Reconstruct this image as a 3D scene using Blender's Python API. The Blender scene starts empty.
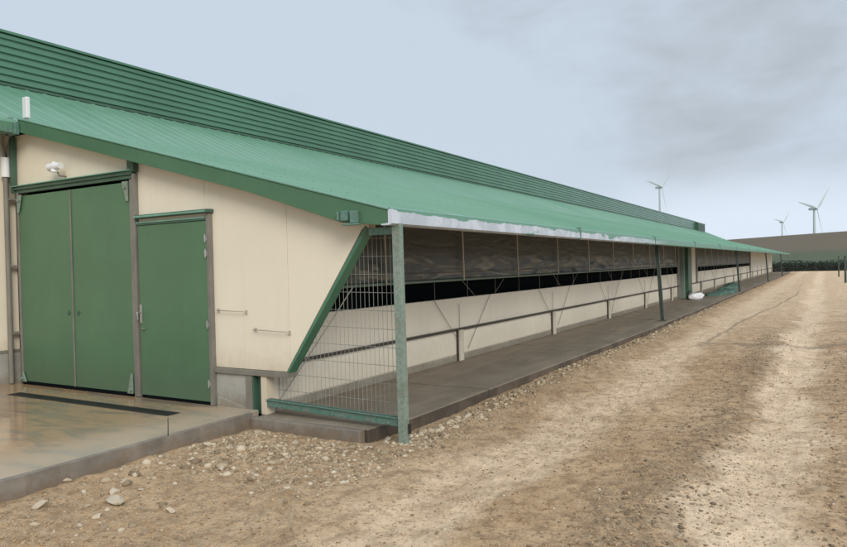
import bpy, bmesh, math, random
import numpy as np
from mathutils import Vector, Matrix, noise as mnoise
random.seed(7)
R = math.radians
S = bpy.context.scene
COL = S.collection

# ------------------------------------------------------------------ helpers
class MB:
    """collects simple shapes and links them as one mesh object"""
    def __init__(s): s.v = []; s.f = []; s.smooth = []; s.g = []
    def add(s, vs, fs, smooth=False):
        o = len(s.v); s.v += [tuple(v) for v in vs]
        s.f += [tuple(i + o for i in f) for f in fs]; s.smooth += [smooth] * len(fs)
    def box(s, x0, x1, y0, y1, z0, z1, M=None):
        s.g.append((len(s.v), len(s.f)))
        vs = [Vector((x, y, z)) for z in (z0, z1) for y in (y0, y1) for x in (x0, x1)]
        if M: vs = [M @ v for v in vs]
        s.add(vs, [(0, 2, 3, 1), (4, 5, 7, 6), (0, 1, 5, 4), (2, 6, 7, 3), (0, 4, 6, 2), (1, 3, 7, 5)])
    def prism(s, poly, axis, a, b):
        """poly: 2D points in the two other axes, extruded along axis from a to b"""
        s.g.append((len(s.v), len(s.f)))
        def P(p, t):
            return {'x': (t, p[0], p[1]), 'y': (p[0], t, p[1]), 'z': (p[0], p[1], t)}[axis]
        n = len(poly)
        vs = [P(p, a) for p in poly] + [P(p, b) for p in poly]
        fs = [tuple(range(n)), tuple(range(2 * n - 1, n - 1, -1))]
        fs += [(i, i + n, (i + 1) % n + n, (i + 1) % n) for i in range(n)]
        s.add(vs, fs)
    def tube(s, pts, r, n=8, r2=None, cap=True):
        s.g.append((len(s.v), len(s.f)))
        pts = [Vector(p) for p in pts]; rings = []
        k = len(pts)
        for i, p in enumerate(pts):
            d = (pts[min(i + 1, k - 1)] - pts[max(i - 1, 0)]).normalized()
            a = Vector((0, 0, 1)) if abs(d.z) < .9 else Vector((1, 0, 0))
            u = d.cross(a).normalized(); w = d.cross(u)
            rr = r if r2 is None else r + (r2 - r) * i / (k - 1)
            rings.append([p + (u * math.cos(t) + w * math.sin(t)) * rr for t in [2 * math.pi * j / n for j in range(n)]])
        vs = [v for g in rings for v in g]; fs = []
        for i in range(k - 1):
            for j in range(n):
                fs.append((i * n + j, i * n + (j + 1) % n, (i + 1) * n + (j + 1) % n, (i + 1) * n + j))
        s.add(vs, fs, True)
        if cap:
            s.add(rings[0], [tuple(range(n))]); s.add(rings[-1], [tuple(range(n - 1, -1, -1))])
    def each(s, name, mat, parent=None, bevel=0):
        """one object per primitive"""
        out = []
        for i, (v0, f0) in enumerate(s.g):
            v1, f1 = s.g[i + 1] if i + 1 < len(s.g) else (len(s.v), len(s.f))
            q = MB(); q.v = s.v[v0:v1]; q.f = [tuple(k - v0 for k in f) for f in s.f[f0:f1]]; q.smooth = s.smooth[f0:f1]
            out.append(q.build(name, mat, parent, bevel))
        return out
    def build(s, name, mat, parent=None, bevel=0, loc=None):
        me = bpy.data.meshes.new(name)
        vs = s.v
        if loc is not None: vs = [(v[0] - loc[0], v[1] - loc[1], v[2] - loc[2]) for v in vs]
        me.from_pydata(vs, [], s.f); me.update()
        bm = bmesh.new(); bm.from_mesh(me)
        bmesh.ops.recalc_face_normals(bm, faces=bm.faces); bm.to_mesh(me); bm.free()
        me.polygons.foreach_set('use_smooth', s.smooth)
        o = bpy.data.objects.new(name, me); COL.objects.link(o)
        if mat: me.materials.append(mat)
        if loc is not None: o.location = loc
        if parent is not None: o.parent = parent
        if bevel:
            m = o.modifiers.new('bevel', 'BEVEL'); m.width = bevel; m.segments = 2; m.limit_method = 'ANGLE'
        return o

def tag(o, label=None, cat=None, group=None, kind=None):
    if label: o['label'] = label
    if cat: o['category'] = cat
    if group: o['group'] = group
    if kind: o['kind'] = kind
    return o
def empty(name, loc=(0, 0, 0), rz=0):
    o = bpy.data.objects.new(name, None); COL.objects.link(o); o.location = loc; o.rotation_euler.z = rz
    o.empty_display_size = .3
    return o
def copy_tree(o, parent=None):
    c = o.copy(); COL.objects.link(c)
    if parent is not None: c.parent = parent
    for ch in list(o.children): copy_tree(ch, c)
    return c

# ------------------------------------------------------------------ materials
class NT:
    def __init__(s, name):
        s.m = bpy.data.materials.new(name); s.m.use_nodes = True
        s.t = s.m.node_tree; s.b = s.t.nodes['Principled BSDF']; s.out = s.t.nodes['Material Output']
        s._c = None
    def n(s, typ, **kw):
        x = s.t.nodes.new(typ)
        for k, v in kw.items(): setattr(x, k, v)
        return x
    def l(s, a, b): s.t.links.new(a, b)
    def co(s):
        if s._c is None:
            s._c = s.n('ShaderNodeTexCoord').outputs['Object']
        return s._c
    def mapped(s, scale, co=None, loc=(0, 0, 0), rot=(0, 0, 0)):
        m = s.n('ShaderNodeMapping'); m.inputs['Scale'].default_value = scale; m.inputs['Location'].default_value = loc
        m.inputs['Rotation'].default_value = rot
        s.l(co or s.co(), m.inputs[0]); return m.outputs[0]
    def noise(s, scale, detail=4, rough=.55, vec=None, dist=0):
        x = s.n('ShaderNodeTexNoise'); x.inputs['Scale'].default_value = scale
        x.inputs['Detail'].default_value = detail; x.inputs['Roughness'].default_value = rough
        x.inputs['Distortion'].default_value = dist
        s.l(vec or s.co(), x.inputs['Vector']); return x.outputs['Fac']
    def voro(s, scale, vec=None, feat='F1', rnd=1):
        x = s.n('ShaderNodeTexVoronoi'); x.feature = feat; x.inputs['Scale'].default_value = scale
        x.inputs['Randomness'].default_value = rnd
        s.l(vec or s.co(), x.inputs['Vector']); return x
    def ramp(s, fac, stops, interp='LINEAR'):
        x = s.n('ShaderNodeValToRGB'); x.color_ramp.interpolation = interp
        e = x.color_ramp.elements
        while len(e) < len(stops): e.new(.5)
        for i, (p, c) in enumerate(stops):
            e[i].position = p; e[i].color = (c[0], c[1], c[2], 1) if hasattr(c, '__len__') else (c, c, c, 1)
        s.l(fac, x.inputs[0]); return x.outputs[0]
    def math(s, op, a, b=None, clamp=False):
        x = s.n('ShaderNodeMath'); x.operation = op; x.use_clamp = clamp
        for i, q in enumerate((a, b)):
            if q is None: continue
            if isinstance(q, (int, float)): x.inputs[i].default_value = q
            else: s.l(q, x.inputs[i])
        return x.outputs[0]
    def mix(s, f, a, b, mode='MIX'):
        x = s.n('ShaderNodeMix'); x.data_type = 'RGBA'; x.blend_type = mode
        if isinstance(f, (int, float)): x.inputs[0].default_value = f
        else: s.l(f, x.inputs[0])
        for i, q in ((6, a), (7, b)):
            if isinstance(q, (tuple, list)): x.inputs[i].default_value = (q[0], q[1], q[2], 1)
            else: s.l(q, x.inputs[i])
        return x.outputs[2]
    def xyz(s, co=None):
        x = s.n('ShaderNodeSeparateXYZ'); s.l(co or s.co(), x.inputs[0]); return x.outputs
    def smooth(s, v, a, b):
        x = s.n('ShaderNodeMapRange'); x.interpolation_type = 'SMOOTHSTEP'
        x.inputs['From Min'].default_value = a; x.inputs['From Max'].default_value = b
        s.l(v, x.inputs['Value']); return x.outputs['Result']
    def bump(s, h, strength=.3, dist=.01):
        x = s.n('ShaderNodeBump'); x.inputs['Strength'].default_value = strength; x.inputs['Distance'].default_value = dist
        s.l(h, x.inputs['Height']); s.l(x.outputs[0], s.b.inputs['Normal']); return x
    def set(s, color=None, rough=None, metal=None, spec=None):
        for k, v in (('Base Color', color), ('Roughness', rough), ('Metallic', metal), ('Specular IOR Level', spec)):
            if v is None: continue
            if isinstance(v, (int, float)): s.b.inputs[k].default_value = v
            elif isinstance(v, (tuple, list)): s.b.inputs[k].default_value = (v[0], v[1], v[2], 1)
            else: s.l(v, s.b.inputs[k])

def painted(name, c, rough=.45, var=.12, scale=1.2, dirt=None, dirt_z=None, streak=True, metal=0, bump=.05, st=.22, spec=None):
    """painted sheet: soft tone variation, vertical run-off streaks, optional splash dirt near the floor"""
    m = NT(name)
    n1 = m.noise(scale, 5, .6)
    dark = tuple(x * (1 - var) for x in c); lite = tuple(min(1, x * (1 + var)) for x in c)
    col = m.mix(m.smooth(n1, .3, .7), dark, lite)
    if streak:
        st_ = m.noise(1, 4, .6, m.mapped((9, 9, .5)))
        col = m.mix(m.math('MULTIPLY', m.smooth(st_, .5, .75), st), col, tuple(x * .72 for x in c))
    if dirt and dirt_z:
        z = m.xyz()[2]
        nn = m.noise(7, 5, .7)
        h = m.math('ADD', z, m.math('MULTIPLY', m.math('SUBTRACT', nn, .5), .5))
        f = m.smooth(h, dirt_z[1], dirt_z[0])
        col = m.mix(m.math('MULTIPLY', f, dirt_z[2]), col, dirt)
    m.set(col, m.ramp(m.noise(5, 3), [(0, rough - .08), (1, rough + .12)]), metal, spec)
    if bump: m.bump(m.noise(3, 2), bump, .02)
    return m.m

MUD = (.20, .145, .085)
def make_dirt():
    m = NT('dirt_track'); o = m.xyz(); x, y, z = o[0], o[1], o[2]
    warp = m.math('MULTIPLY', m.math('SUBTRACT', m.noise(.35, 3), .5), 1.3)
    warp2 = m.math('MULTIPLY', m.math('SUBTRACT', m.noise(2.2, 4), .5), .5)
    xw = m.math('ADD', x, m.math('ADD', warp, warp2))
    big = m.noise(.55, 6, .62); mid = m.noise(3.2, 6, .65); fine = m.noise(28, 5, .7); grit = m.noise(95, 3, .7)
    base = m.ramp(big, [(.3, (.45, .285, .155)), (.5, (.57, .39, .225)), (.7, (.67, .48, .30))])
    base = m.mix(m.math('MULTIPLY', m.smooth(mid, .42, .68), .6), base, (.33, .20, .10))
    blot = m.noise(7.5, 6, .75)
    base = m.mix(m.math('MULTIPLY', m.smooth(blot, .50, .58), .6), base, (.24, .15, .082))
    base = m.mix(m.math('MULTIPLY', m.smooth(blot, .46, .36), .4), base, (.66, .48, .30))
    def band(c, w):
        return m.smooth(m.math('ABSOLUTE', m.math('SUBTRACT', xw, c)), w, w * .3)
    tracks = m.math('MAXIMUM', m.math('MULTIPLY', band(3.1, .65), .85), m.math('MULTIPLY', band(5.08, .5), 1.0))
    tracks = m.math('MULTIPLY', tracks, m.ramp(mid, [(.35, 1), (.75, .6)]))
    lng = m.noise(1, 5, .65, m.mapped((7, .45, 1)))
    tracks = m.math('MULTIPLY', tracks, m.ramp(lng, [(.42, 1), (.68, .65)]))
    tracks = m.math('MULTIPLY', tracks, m.smooth(y, 110, 80))
    tracks = m.math('MULTIPLY', tracks, m.ramp(blot, [(.44, 1), (.62, .65)]))
    base = m.mix(m.math('MULTIPLY', tracks, .95), base, (.88, .68, .47))
    # dark gravelly ribs: centre line and right edge
    rib = m.math('MAXIMUM', band(4.55, .38), m.math('MULTIPLY', m.smooth(xw, 5.5, 5.9), m.smooth(m.noise(.7, 3), .35, .6)))
    rib = m.math('MULTIPLY', rib, m.smooth(m.noise(9, 5, .7), .38, .62))
    base = m.mix(m.math('MULTIPLY', m.math('MULTIPLY', m.smooth(y, 8, 22), m.smooth(y, 110, 90)), m.math('MULTIPLY', m.smooth(x, 2.0, 3.0), m.ramp(mid, [(.35, .75), (.6, .35)]))), base, (.72, .54, .36))
    rib = m.math('MULTIPLY', rib, m.smooth(y, 35, 6))
    base = m.mix(m.math('MULTIPLY', rib, .55), base, (.19, .14, .09))
    cross = m.smooth(m.math('ABSOLUTE', m.math('ADD', m.math('SUBTRACT', y, 9.7), m.math('ADD', m.math('MULTIPLY', m.math('SUBTRACT', m.noise(.5, 3), .5), 2.2), m.math('MULTIPLY', m.math('SUBTRACT', x, 4), -.25)))), .27, .08)
    cross = m.math('MULTIPLY', cross, m.math('MULTIPLY', m.smooth(x, 2.9, 3.4), m.smooth(m.noise(3, 4), .32, .46)))
    arc = m.math('ABSOLUTE', m.math('SUBTRACT', x, m.math('ADD', 3.15, m.math('ADD', m.math('MULTIPLY', m.smooth(y, 9.5, 32), 1.0), m.math('MULTIPLY', m.noise(.4, 2), .3)))))
    arc = m.math('MULTIPLY', m.math('MULTIPLY', m.smooth(arc, .08, .02), m.smooth(m.noise(1.1, 5, .7), .34, .48)), m.math('MULTIPLY', m.smooth(y, 9.4, 10.2), m.smooth(y, 40, 30)))
    cross = m.math('MAXIMUM', cross, arc)
    base = m.mix(m.math('MULTIPLY', cross, .6), base, (.22, .165, .11))
    # pale crushed stone by the slab
    berm = m.math('MULTIPLY', m.smooth(xw, 2.9, 2.2), m.smooth(m.noise(14, 4, .7), .42, .6))
    base = m.mix(m.math('MULTIPLY', berm, .4), base, (.50, .40, .28))
    # fine grain
    # dark damp specks and crumbs that cluster
    spk = m.voro(17); sp2 = m.math('MULTIPLY', m.smooth(m.math('ADD', spk.outputs['Distance'], m.math('MULTIPLY', m.noise(60, 3), .35)), .42, .30), m.smooth(m.noise(2.6, 5, .7), .50, .60))
    base = m.mix(m.math('MULTIPLY', sp2, .6), base, (.15, .10, .06))
    base = m.mix(m.math('MULTIPLY', m.smooth(fine, .45, .7), .5), base, m.mix(1, base, (.5, .47, .45), 'MULTIPLY'))
    base = m.mix(m.math('MULTIPLY', m.smooth(grit, .55, .75), .45), base, (.74, .58, .40))
    v = m.voro(38); peb = m.smooth(v.outputs['Distance'], .32, .2)
    pm = m.math('MULTIPLY', peb, m.smooth(m.noise(1.4, 4), .48, .66))
    base = m.mix(m.math('MULTIPLY', pm, .5), base, m.ramp(v.outputs['Color'], [(0, (.2, .16, .12)), (1, (.55, .48, .38))]))
    # far land: grass strip at the foot of the hill, ploughed brown above it
    plough = m.mix(m.noise(.05, 6, .65), (.10, .082, .05), (.155, .122, .075))
    rows = m.noise(1, 3, .5, m.mapped((.012, .35, .1), rot=(0, 0, .2)))
    plough = m.mix(m.math('MULTIPLY', rows, .5), plough, (.085, .07, .055))
    grass = m.mix(m.noise(.08, 6, .7), (.055, .07, .038), (.09, .105, .055))
    fz = m.math('ADD', z, m.math('MULTIPLY', m.math('SUBTRACT', m.noise(.02, 5), .5), 3.0))
    land = m.mix(m.smooth(fz, 3.2, 6.2), grass, plough)
    col = m.mix(m.smooth(m.math('ADD', y, m.math('MULTIPLY', mid, 4)), 99, 101), base, land)
    out = m.math('MAXIMUM', m.smooth(x, 14, 24), m.smooth(x, -24, -34))
    grass2 = m.mix(m.noise(1.3, 6, .7), (.13, .12, .06), (.20, .16, .09))
    col = m.mix(m.math('MULTIPLY', out, m.smooth(y, 101, 99)), col, grass2)
    m.set(col, m.ramp(mid, [(.3, .75), (.7, .95)]), spec=.25)
    h = m.math('ADD', m.math('ADD', m.math('MULTIPLY', fine, .7), m.math('MULTIPLY', blot, .9)), m.math('ADD', m.math('MULTIPLY', grit, .25), m.math('MULTIPLY', pm, .35)))
    m.bump(h, 1.0, .035)
    return m.m

def make_wet_concrete():
    m = NT('wet_concrete'); o = m.xyz()
    big = m.noise(.9, 5, .6); mid = m.noise(3.5, 6, .65, dist=.6); fine = m.noise(45, 4, .6)
    sm = m.noise(1, 5, .6, m.mapped((1.0, 3.2, 1), rot=(0, 0, .25)), dist=.8)
    c = m.ramp(big, [(.3, (.19, .145, .10)), (.55, (.27, .21, .15)), (.75, (.35, .28, .20))])
    c = m.mix(m.math('MULTIPLY', m.smooth(sm, .38, .56), .75), c, (.42, .27, .15))
    c = m.mix(m.math('MULTIPLY', m.smooth(mid, .55, .75), .5), c, (.12, .10, .08))
    c = m.mix(m.math('MULTIPLY', m.smooth(o[0], -1.3, -.2), .55), c, (.44, .40, .32))
    c = m.mix(m.math('MULTIPLY', m.smooth(fine, .5, .8), .18), c, (.40, .36, .29))
    wet = m.smooth(m.math('ADD', m.noise(.8, 4, .55, dist=.3), m.math('MULTIPLY', m.smooth(o[0], -.4, -1.8), .25)), .42, .66)
    m.set(c, m.ramp(wet, [(0, .45), (.5, .24), (1, .09)]), spec=.4)
    bh = m.math('MULTIPLY', m.math('ADD', m.math('MULTIPLY', fine, .5), mid), m.math('SUBTRACT', 1.1, wet))
    m.bump(bh, .12, .006)
    return m.m

def make_slab():
    m = NT('veranda_concrete'); o = m.xyz()
    mid = m.noise(1.6, 6, .65); fine = m.noise(40, 4, .65)
    lng = m.noise(1, 5, .6, m.mapped((4, .5, 1)))
    c = m.ramp(mid, [(.3, (.165, .135, .10)), (.7, (.25, .21, .16))])
    c = m.mix(m.math('MULTIPLY', m.smooth(lng, .5, .7), .5), c, (.32, .25, .17))
    c = m.mix(m.math('MULTIPLY', m.smooth(fine, .5, .8), .3), c, (.38, .34, .28))
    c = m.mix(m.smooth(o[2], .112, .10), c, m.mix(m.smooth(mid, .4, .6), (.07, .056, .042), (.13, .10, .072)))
    jt = m.math('ABSOLUTE', m.math('SUBTRACT', m.math('FRACT', m.math('DIVIDE', o[1], 4.8)), .5))
    c = m.mix(m.smooth(jt, .0035, .0015), c, (.04, .035, .03))
    m.set(c, m.ramp(lng, [(.35, .45), (.65, .85)]), spec=.4)
    m.bump(fine, .35, .006)
    return m.m

def make_roof():
    m = NT('green_roof_sheet'); o = m.xyz()
    sl = m.noise(1, 5, .6, m.mapped((.45, 6, 1)))        # run-off streaks down the slope
    big = m.noise(.25, 4, .55)
    c = m.mix(m.smooth(big, .35, .65), (.10, .24, .152), (.13, .27, .18))
    c = m.mix(m.math('MULTIPLY', m.smooth(sl, .45, .7), .4), c, (.165, .31, .22))
    c = m.mix(m.math('MULTIPLY', m.smooth(m.noise(38, 2), .62, .70), .35), c, (.08, .16, .12))
    m.set(c, m.ramp(m.noise(2, 4), [(.3, .32), (.7, .5)]), spec=.4)
    m.bump(m.noise(1.2, 3), .12, .03)
    return m.m

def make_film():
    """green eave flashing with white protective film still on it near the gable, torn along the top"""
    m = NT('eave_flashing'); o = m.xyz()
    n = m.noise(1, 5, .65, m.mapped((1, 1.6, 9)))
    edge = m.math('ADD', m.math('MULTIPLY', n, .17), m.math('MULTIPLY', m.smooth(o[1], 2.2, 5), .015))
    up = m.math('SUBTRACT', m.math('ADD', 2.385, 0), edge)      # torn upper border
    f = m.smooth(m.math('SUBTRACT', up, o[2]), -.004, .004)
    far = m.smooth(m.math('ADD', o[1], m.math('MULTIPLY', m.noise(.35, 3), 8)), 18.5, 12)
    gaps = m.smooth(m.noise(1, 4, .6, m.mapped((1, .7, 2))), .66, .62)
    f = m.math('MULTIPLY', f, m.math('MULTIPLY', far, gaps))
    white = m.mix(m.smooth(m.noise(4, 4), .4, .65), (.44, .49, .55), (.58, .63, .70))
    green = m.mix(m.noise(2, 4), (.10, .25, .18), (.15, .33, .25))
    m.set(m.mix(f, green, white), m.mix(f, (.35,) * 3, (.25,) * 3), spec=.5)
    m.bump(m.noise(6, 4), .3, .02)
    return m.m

def make_curtain():
    m = NT('dark_curtain_film'); o = m.xyz()
    n = m.noise(1, 3, .5, m.mapped((1, .9, 5.5)), dist=1.1)
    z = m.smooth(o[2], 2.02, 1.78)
    c = m.mix(m.math('MULTIPLY', m.smooth(n, .51, .62), m.math('MULTIPLY', z, .75)), (.085, .088, .08), (.36, .34, .29))  # pale wavy reflections painted into the lower half
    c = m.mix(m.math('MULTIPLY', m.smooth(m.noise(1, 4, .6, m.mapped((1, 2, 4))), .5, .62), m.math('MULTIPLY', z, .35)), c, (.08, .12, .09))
    m.set(c, m.ramp(n, [(.4, .32), (.6, .42)]), spec=.5)
    m.bump(n, .35, .03)
    return m.m

def make_galv(name, a=(.25, .31, .27), b=(.33, .39, .34), tint=(.15, .28, .21), amt=.6):
    m = NT(name)
    v = m.voro(45); c = m.mix(v.outputs['Distance'], a, b)
    c = m.mix(m.math('MULTIPLY', m.smooth(m.noise(30, 3, .6), .45, .6), amt), c, tint)
    c = m.mix(m.math('MULTIPLY', m.smooth(m.noise(6, 4), .5, .7), .3), c, (.22, .19, .15))
    m.set(c, .45, .35)
    return m.m

M = {}
M['dirt'] = make_dirt(); M['wet'] = make_wet_concrete(); M['slab'] = make_slab()
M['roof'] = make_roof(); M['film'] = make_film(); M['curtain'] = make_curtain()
M['clad'] = painted('ribbed_cladding_green', (.085, .20, .135), .24, .1, .5, streak=False)
M['fascia'] = painted('dark_green_fascia', (.065, .155, .085), .4, .1)
M['door'] = painted('green_door_sheet', (.075, .165, .09), .38, .07, .9, dirt=(.09, .12, .08), dirt_z=(.25, .75, .45))
M['cream'] = painted('cream_wall_panel', (.77, .70, .57), .5, .03, .7, dirt=(.44, .34, .22), dirt_z=(.45, .95, .5), st=.12)
M['cream_low'] = painted('cream_side_wall', (.85, .79, .67), .55, .05, .6, dirt=(.46, .39, .28), dirt_z=(.2, .75, .4), st=.10)
M['concrete'] = painted('plinth_concrete', (.36, .35, .31), .8, .16, 2.5, dirt=(.20, .16, .11), dirt_z=(.12, .4, .7), bump=.3)
M['kerb'] = painted('kerb_concrete', (.20, .175, .145), .7, .22, 4, dirt=(.17, .12, .075), dirt_z=(.0, .14, .6), streak=False, bump=.4)
M['trim'] = painted('grey_brown_trim', (.20, .185, .155), .5, .12, 3)
M['jamb'] = painted('grey_jamb', (.19, .18, .155), .45, .14, 3)
M['dkgreen'] = painted('dark_green_frame', (.055, .115, .08), .4, .12, 3)
M['midgreen'] = painted('light_green_edge', (.15, .33, .25), .4, .1, 3)
M['edge'] = painted('green_slanted_trim', (.07, .19, .12), .4, .1, 3)
M['post'] = painted('dark_post', (.045, .065, .055), .5, .2, 3)
M['white'] = painted('white_paint', (.74, .75, .76), .4, .05, 3)
M['cord'] = painted('pale_cord', (.62, .58, .49), .6, .1, 5, streak=False)
M['batten'] = painted('grey_green_batten', (.22, .30, .25), .5, .12, 2, streak=False)
M['hook'] = painted('pale_bar', (.40, .36, .29), .5, .1, 5, streak=False)
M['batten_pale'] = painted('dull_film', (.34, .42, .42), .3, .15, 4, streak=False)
M['brownrail'] = painted('dark_rail', (.06, .05, .04), .5, .2, 3, streak=False)
M['railpost'] = painted('pale_rail_post', (.58, .54, .45), .6, .12, 3)
M['black'] = painted('painted_unlit_black', (.004, .006, .008), .9, .1, 3, streak=False, bump=0, spec=.05)  # near-black paints in the darkness of unlit gaps and interior
M['shade_soffit'] = painted('painted_shade_soffit', (.035, .036, .035), .7, .15, 1, streak=False)  # near-black colour carries the shade under the veranda roof
M['steel'] = painted('bare_steel', (.42, .43, .42), .3, .1, 5, metal=.7)
M['galv'] = make_galv('galvanised_steel'); M['galv_green'] = make_galv('green_galvanised', (.13, .22, .18), (.2, .3, .26), (.07, .22, .17), .7)
M['wire'] = painted('mesh_wire', (.26, .275, .255), .6, .15, 9, streak=False)
M['grate'] = painted('drain_iron', (.03, .032, .032), .4, .2, 5, metal=.3)
M['turb'] = painted('turbine_hazed', (.46, .54, .54), .6, .05, .05, streak=False, bump=0)  # grey-green tint puts distance haze into the white of the turbines
M['net'] = painted('green_netting', (.06, .12, .09), .7, .4, 4, streak=False, bump=.8)
M['sack'] = painted('white_sack', (.74, .76, .78), .6, .1, 5, streak=False, bump=.5)
def stone_mat(name, a, b, c):
    m = NT(name); geo = m.n('ShaderNodeObjectInfo').outputs['Random']
    isl = m.n('ShaderNodeNewGeometry').outputs['Random Per Island']
    col = m.ramp(isl, [(0, a), (.5, b), (1, c)])
    col = m.mix(m.math('MULTIPLY', m.noise(25, 5, .7), .5), col, (.22, .165, .10))
    m.set(col, .9, spec=.2); m.bump(m.noise(60, 4), .5, .006); return m.m
M['gravel'] = stone_mat('gravel_stone', (.20, .15, .10), (.42, .33, .22), (.66, .56, .42))
M['gravel_dark'] = stone_mat('gravel_dark', (.11, .085, .06), (.22, .165, .11), (.40, .31, .21))
M['crumb'] = stone_mat('earth_crumb', (.20, .125, .07), (.40, .26, .145), (.60, .43, .26))
M['stone'] = stone_mat('pale_limestone', (.48, .40, .29), (.50, .42, .31), (.56, .48, .37))
def leaf_mat():
    m = NT('hedge_leaves'); isl = m.n('ShaderNodeNewGeometry').outputs['Random Per Island']
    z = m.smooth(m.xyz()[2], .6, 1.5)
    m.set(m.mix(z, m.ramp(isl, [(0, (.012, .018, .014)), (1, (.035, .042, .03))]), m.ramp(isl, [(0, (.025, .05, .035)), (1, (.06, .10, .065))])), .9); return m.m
M['leaf'] = leaf_mat()
M['bark'] = painted('bark', (.06, .045, .03), .9, .3, 5)

# ------------------------------------------------------------------ ground (one sheet to the horizon)
rng = np.random.default_rng(3)
LAT = rng.random((8, 256, 256))
def vnoise(x, y, k=0):
    xi = np.floor(x).astype(int); yi = np.floor(y).astype(int); fx = x - xi; fy = y - yi
    fx = fx * fx * (3 - 2 * fx); fy = fy * fy * (3 - 2 * fy); L = LAT[k]
    g = lambda a, b: L[a % 256, b % 256]
    return (g(xi, yi) * (1 - fx) + g(xi + 1, yi) * fx) * (1 - fy) + (g(xi, yi + 1) * (1 - fx) + g(xi + 1, yi + 1) * fx) * fy - .5
def fbm(x, y, s, oct=4, k=0):
    t = 0; a = 1
    for i in range(oct): t = t + a * vnoise(x * s + 17.3 * i, y * s + 5.1 * i, (k + i) % 8); s *= 2.03; a *= .5
    return t
def ss(v, a, b):
    t = np.clip((v - a) / (b - a), 0, 1); return t * t * (3 - 2 * t)
def ground_z(x, y):
    x = np.asarray(x, float); y = np.asarray(y, float)
    near = 1 - ss(y, 60, 90)
    wob = fbm(x, y, .35, 2, 3) * .5
    z = fbm(x, y, .6, 3, 0) * .035 * near + fbm(x, y, 4.5, 4, 2) * .026 * near + fbm(x, y, 20, 3, 5) * .012 * near
    for c, w, d in ((3.1, .45, .03), (5.05, .35, .035)):
        z = z - d * np.exp(-((x + wob - c) / w) ** 2) * near
    z = z + .03 * np.exp(-((x + wob - 4.45) / .35) ** 2) * near
    z = z + .05 * np.exp(-((x - 2.15) / .32) ** 2) * ss(y, .6, 2.5) * near
    z = z + .02 * ss(x, 5.4, 6.4) * near * (fbm(x, y, 2.2, 3, 6) + .6)
    under = (1 - ss(x, 1.3, 1.75)) * ss(y, -.25, .1)
    ap = (1 - ss(x, -.25, 0.0))
    cut = np.maximum(under, ap)
    z = z * (1 - cut) - .05 * cut
    # hill beyond the yard
    crest = 19.5 + 0.030 * (x + 70) + 1.2 * np.sin(x * .006 + 1)
    rise = ss(y, 135, 690)
    z = z + crest * rise * (.35 + .65 * rise) * np.exp(-np.maximum(0, y - 720) / 500) + fbm(x, y, .01, 3, 1) * 1.2 * ss(y, 250, 500)
    return z
def axis(parts):
    a = []
    for lo, hi, st in parts: a += list(np.arange(lo, hi, st))
    return np.array(a)
def geo(lo, hi, first, k):
    a = [lo]; st = first
    while a[-1] < hi: a.append(a[-1] + st); st *= k
    return a
xs = np.array(sorted([-v for v in geo(1.0, 6000, .4, 1.22)][:]) + list(np.arange(-.9, 6.6, .028)) + geo(6.6, 6000, .05, 1.13))
ys = np.array(sorted([-v for v in geo(3.6, 3000, .3, 1.35)][:]) + list(np.arange(-3.55, 3.5, .024)) + geo(3.5, 7000, .028, 1.022))
X, Y = np.meshgrid(xs, ys)
Z = ground_z(X, Y)
nx, ny = len(xs), len(ys)
co = np.stack([X, Y, Z], -1).reshape(-1, 3)
idx = np.arange(nx * ny).reshape(ny, nx)
q = np.stack([idx[:-1, :-1], idx[:-1, 1:], idx[1:, 1:], idx[1:, :-1]], -1).reshape(-1, 4)
me = bpy.data.meshes.new('ground')
me.vertices.add(len(co)); me.vertices.foreach_set('co', co.ravel())
me.loops.add(q.size); me.loops.foreach_set('vertex_index', q.ravel())
me.polygons.add(len(q)); me.polygons.foreach_set('loop_start', np.arange(0, q.size, 4)); me.polygons.foreach_set('loop_total', np.full(len(q), 4))
me.polygons.foreach_set('use_smooth', np.ones(len(q), bool))
me.update(calc_edges=True); me.materials.append(M['dirt'])
g = bpy.data.objects.new('ground', me); COL.objects.link(g); tag(g, kind='structure')

# ------------------------------------------------------------------ concrete apron, veranda floor
b = MB()
jA, jB = (-.73, -.75), (.0, -1.34)
b.box(-5.05, -.10, -9, -.005, -.2, .16); o = b.build('pavement', M['wet'], bevel=.006); tag(o, kind='structure')
b = MB()   # rough outer edge of the apron, slightly uneven
pts = []
for i in range(60):
    y = -9 + 8.85 * i / 59
    pts.append((-.052 + .012 * math.sin(i * 1.7) + random.uniform(-.006, .006), y))
for i in range(59):
    (xa, ya), (xb, yb) = pts[i], pts[i + 1]
    b.add([(xa + .012, ya, -.1), (xb + .012, yb, -.1), (xb, yb, .154), (xa, ya, .154), (-.101, ya, .1605), (-.101, yb, .1605)],
          [(0, 1, 2, 3), (3, 2, 5, 4)])
o = b.build('pavement_edge', M['kerb']); tag(o, kind='structure')
b = MB(); d = Vector((jB[0] - jA[0], jB[1] - jA[1], 0)); L = d.length
Mj = Matrix.Translation((jA[0], jA[1], 0)) @ Matrix.Rotation(math.atan2(d.y, d.x), 4, 'Z')
b.box(0, L - .08, -.004, .004, .1, .1625, Mj)
o = b.build('pavement_joint', M['grate']); tag(o, kind='structure')

b = MB()
e = [(0.0, -.1)] + [(1.62, -.1 + .0), (1.64, .5)] + [(1.64 + .21 * min(1, (y - .5) / 11), y) for y in (2, 4, 6, 9, 12, 20, 40, 60, 86)] + [(0.0, 86)]
e[1] = (1.50, -.1); e.insert(2, (1.52, .42))
b.prism(e, 'z', -.15, .12)
o = b.build('veranda_floor', M['slab'], bevel=.012); tag(o, kind='structure')
b = MB(); b.box(-.05, 1.46, -.2, -.104, -.1, .115)
o = b.build('kerb', M['kerb'], bevel=.008); tag(o, kind='structure')

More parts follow.
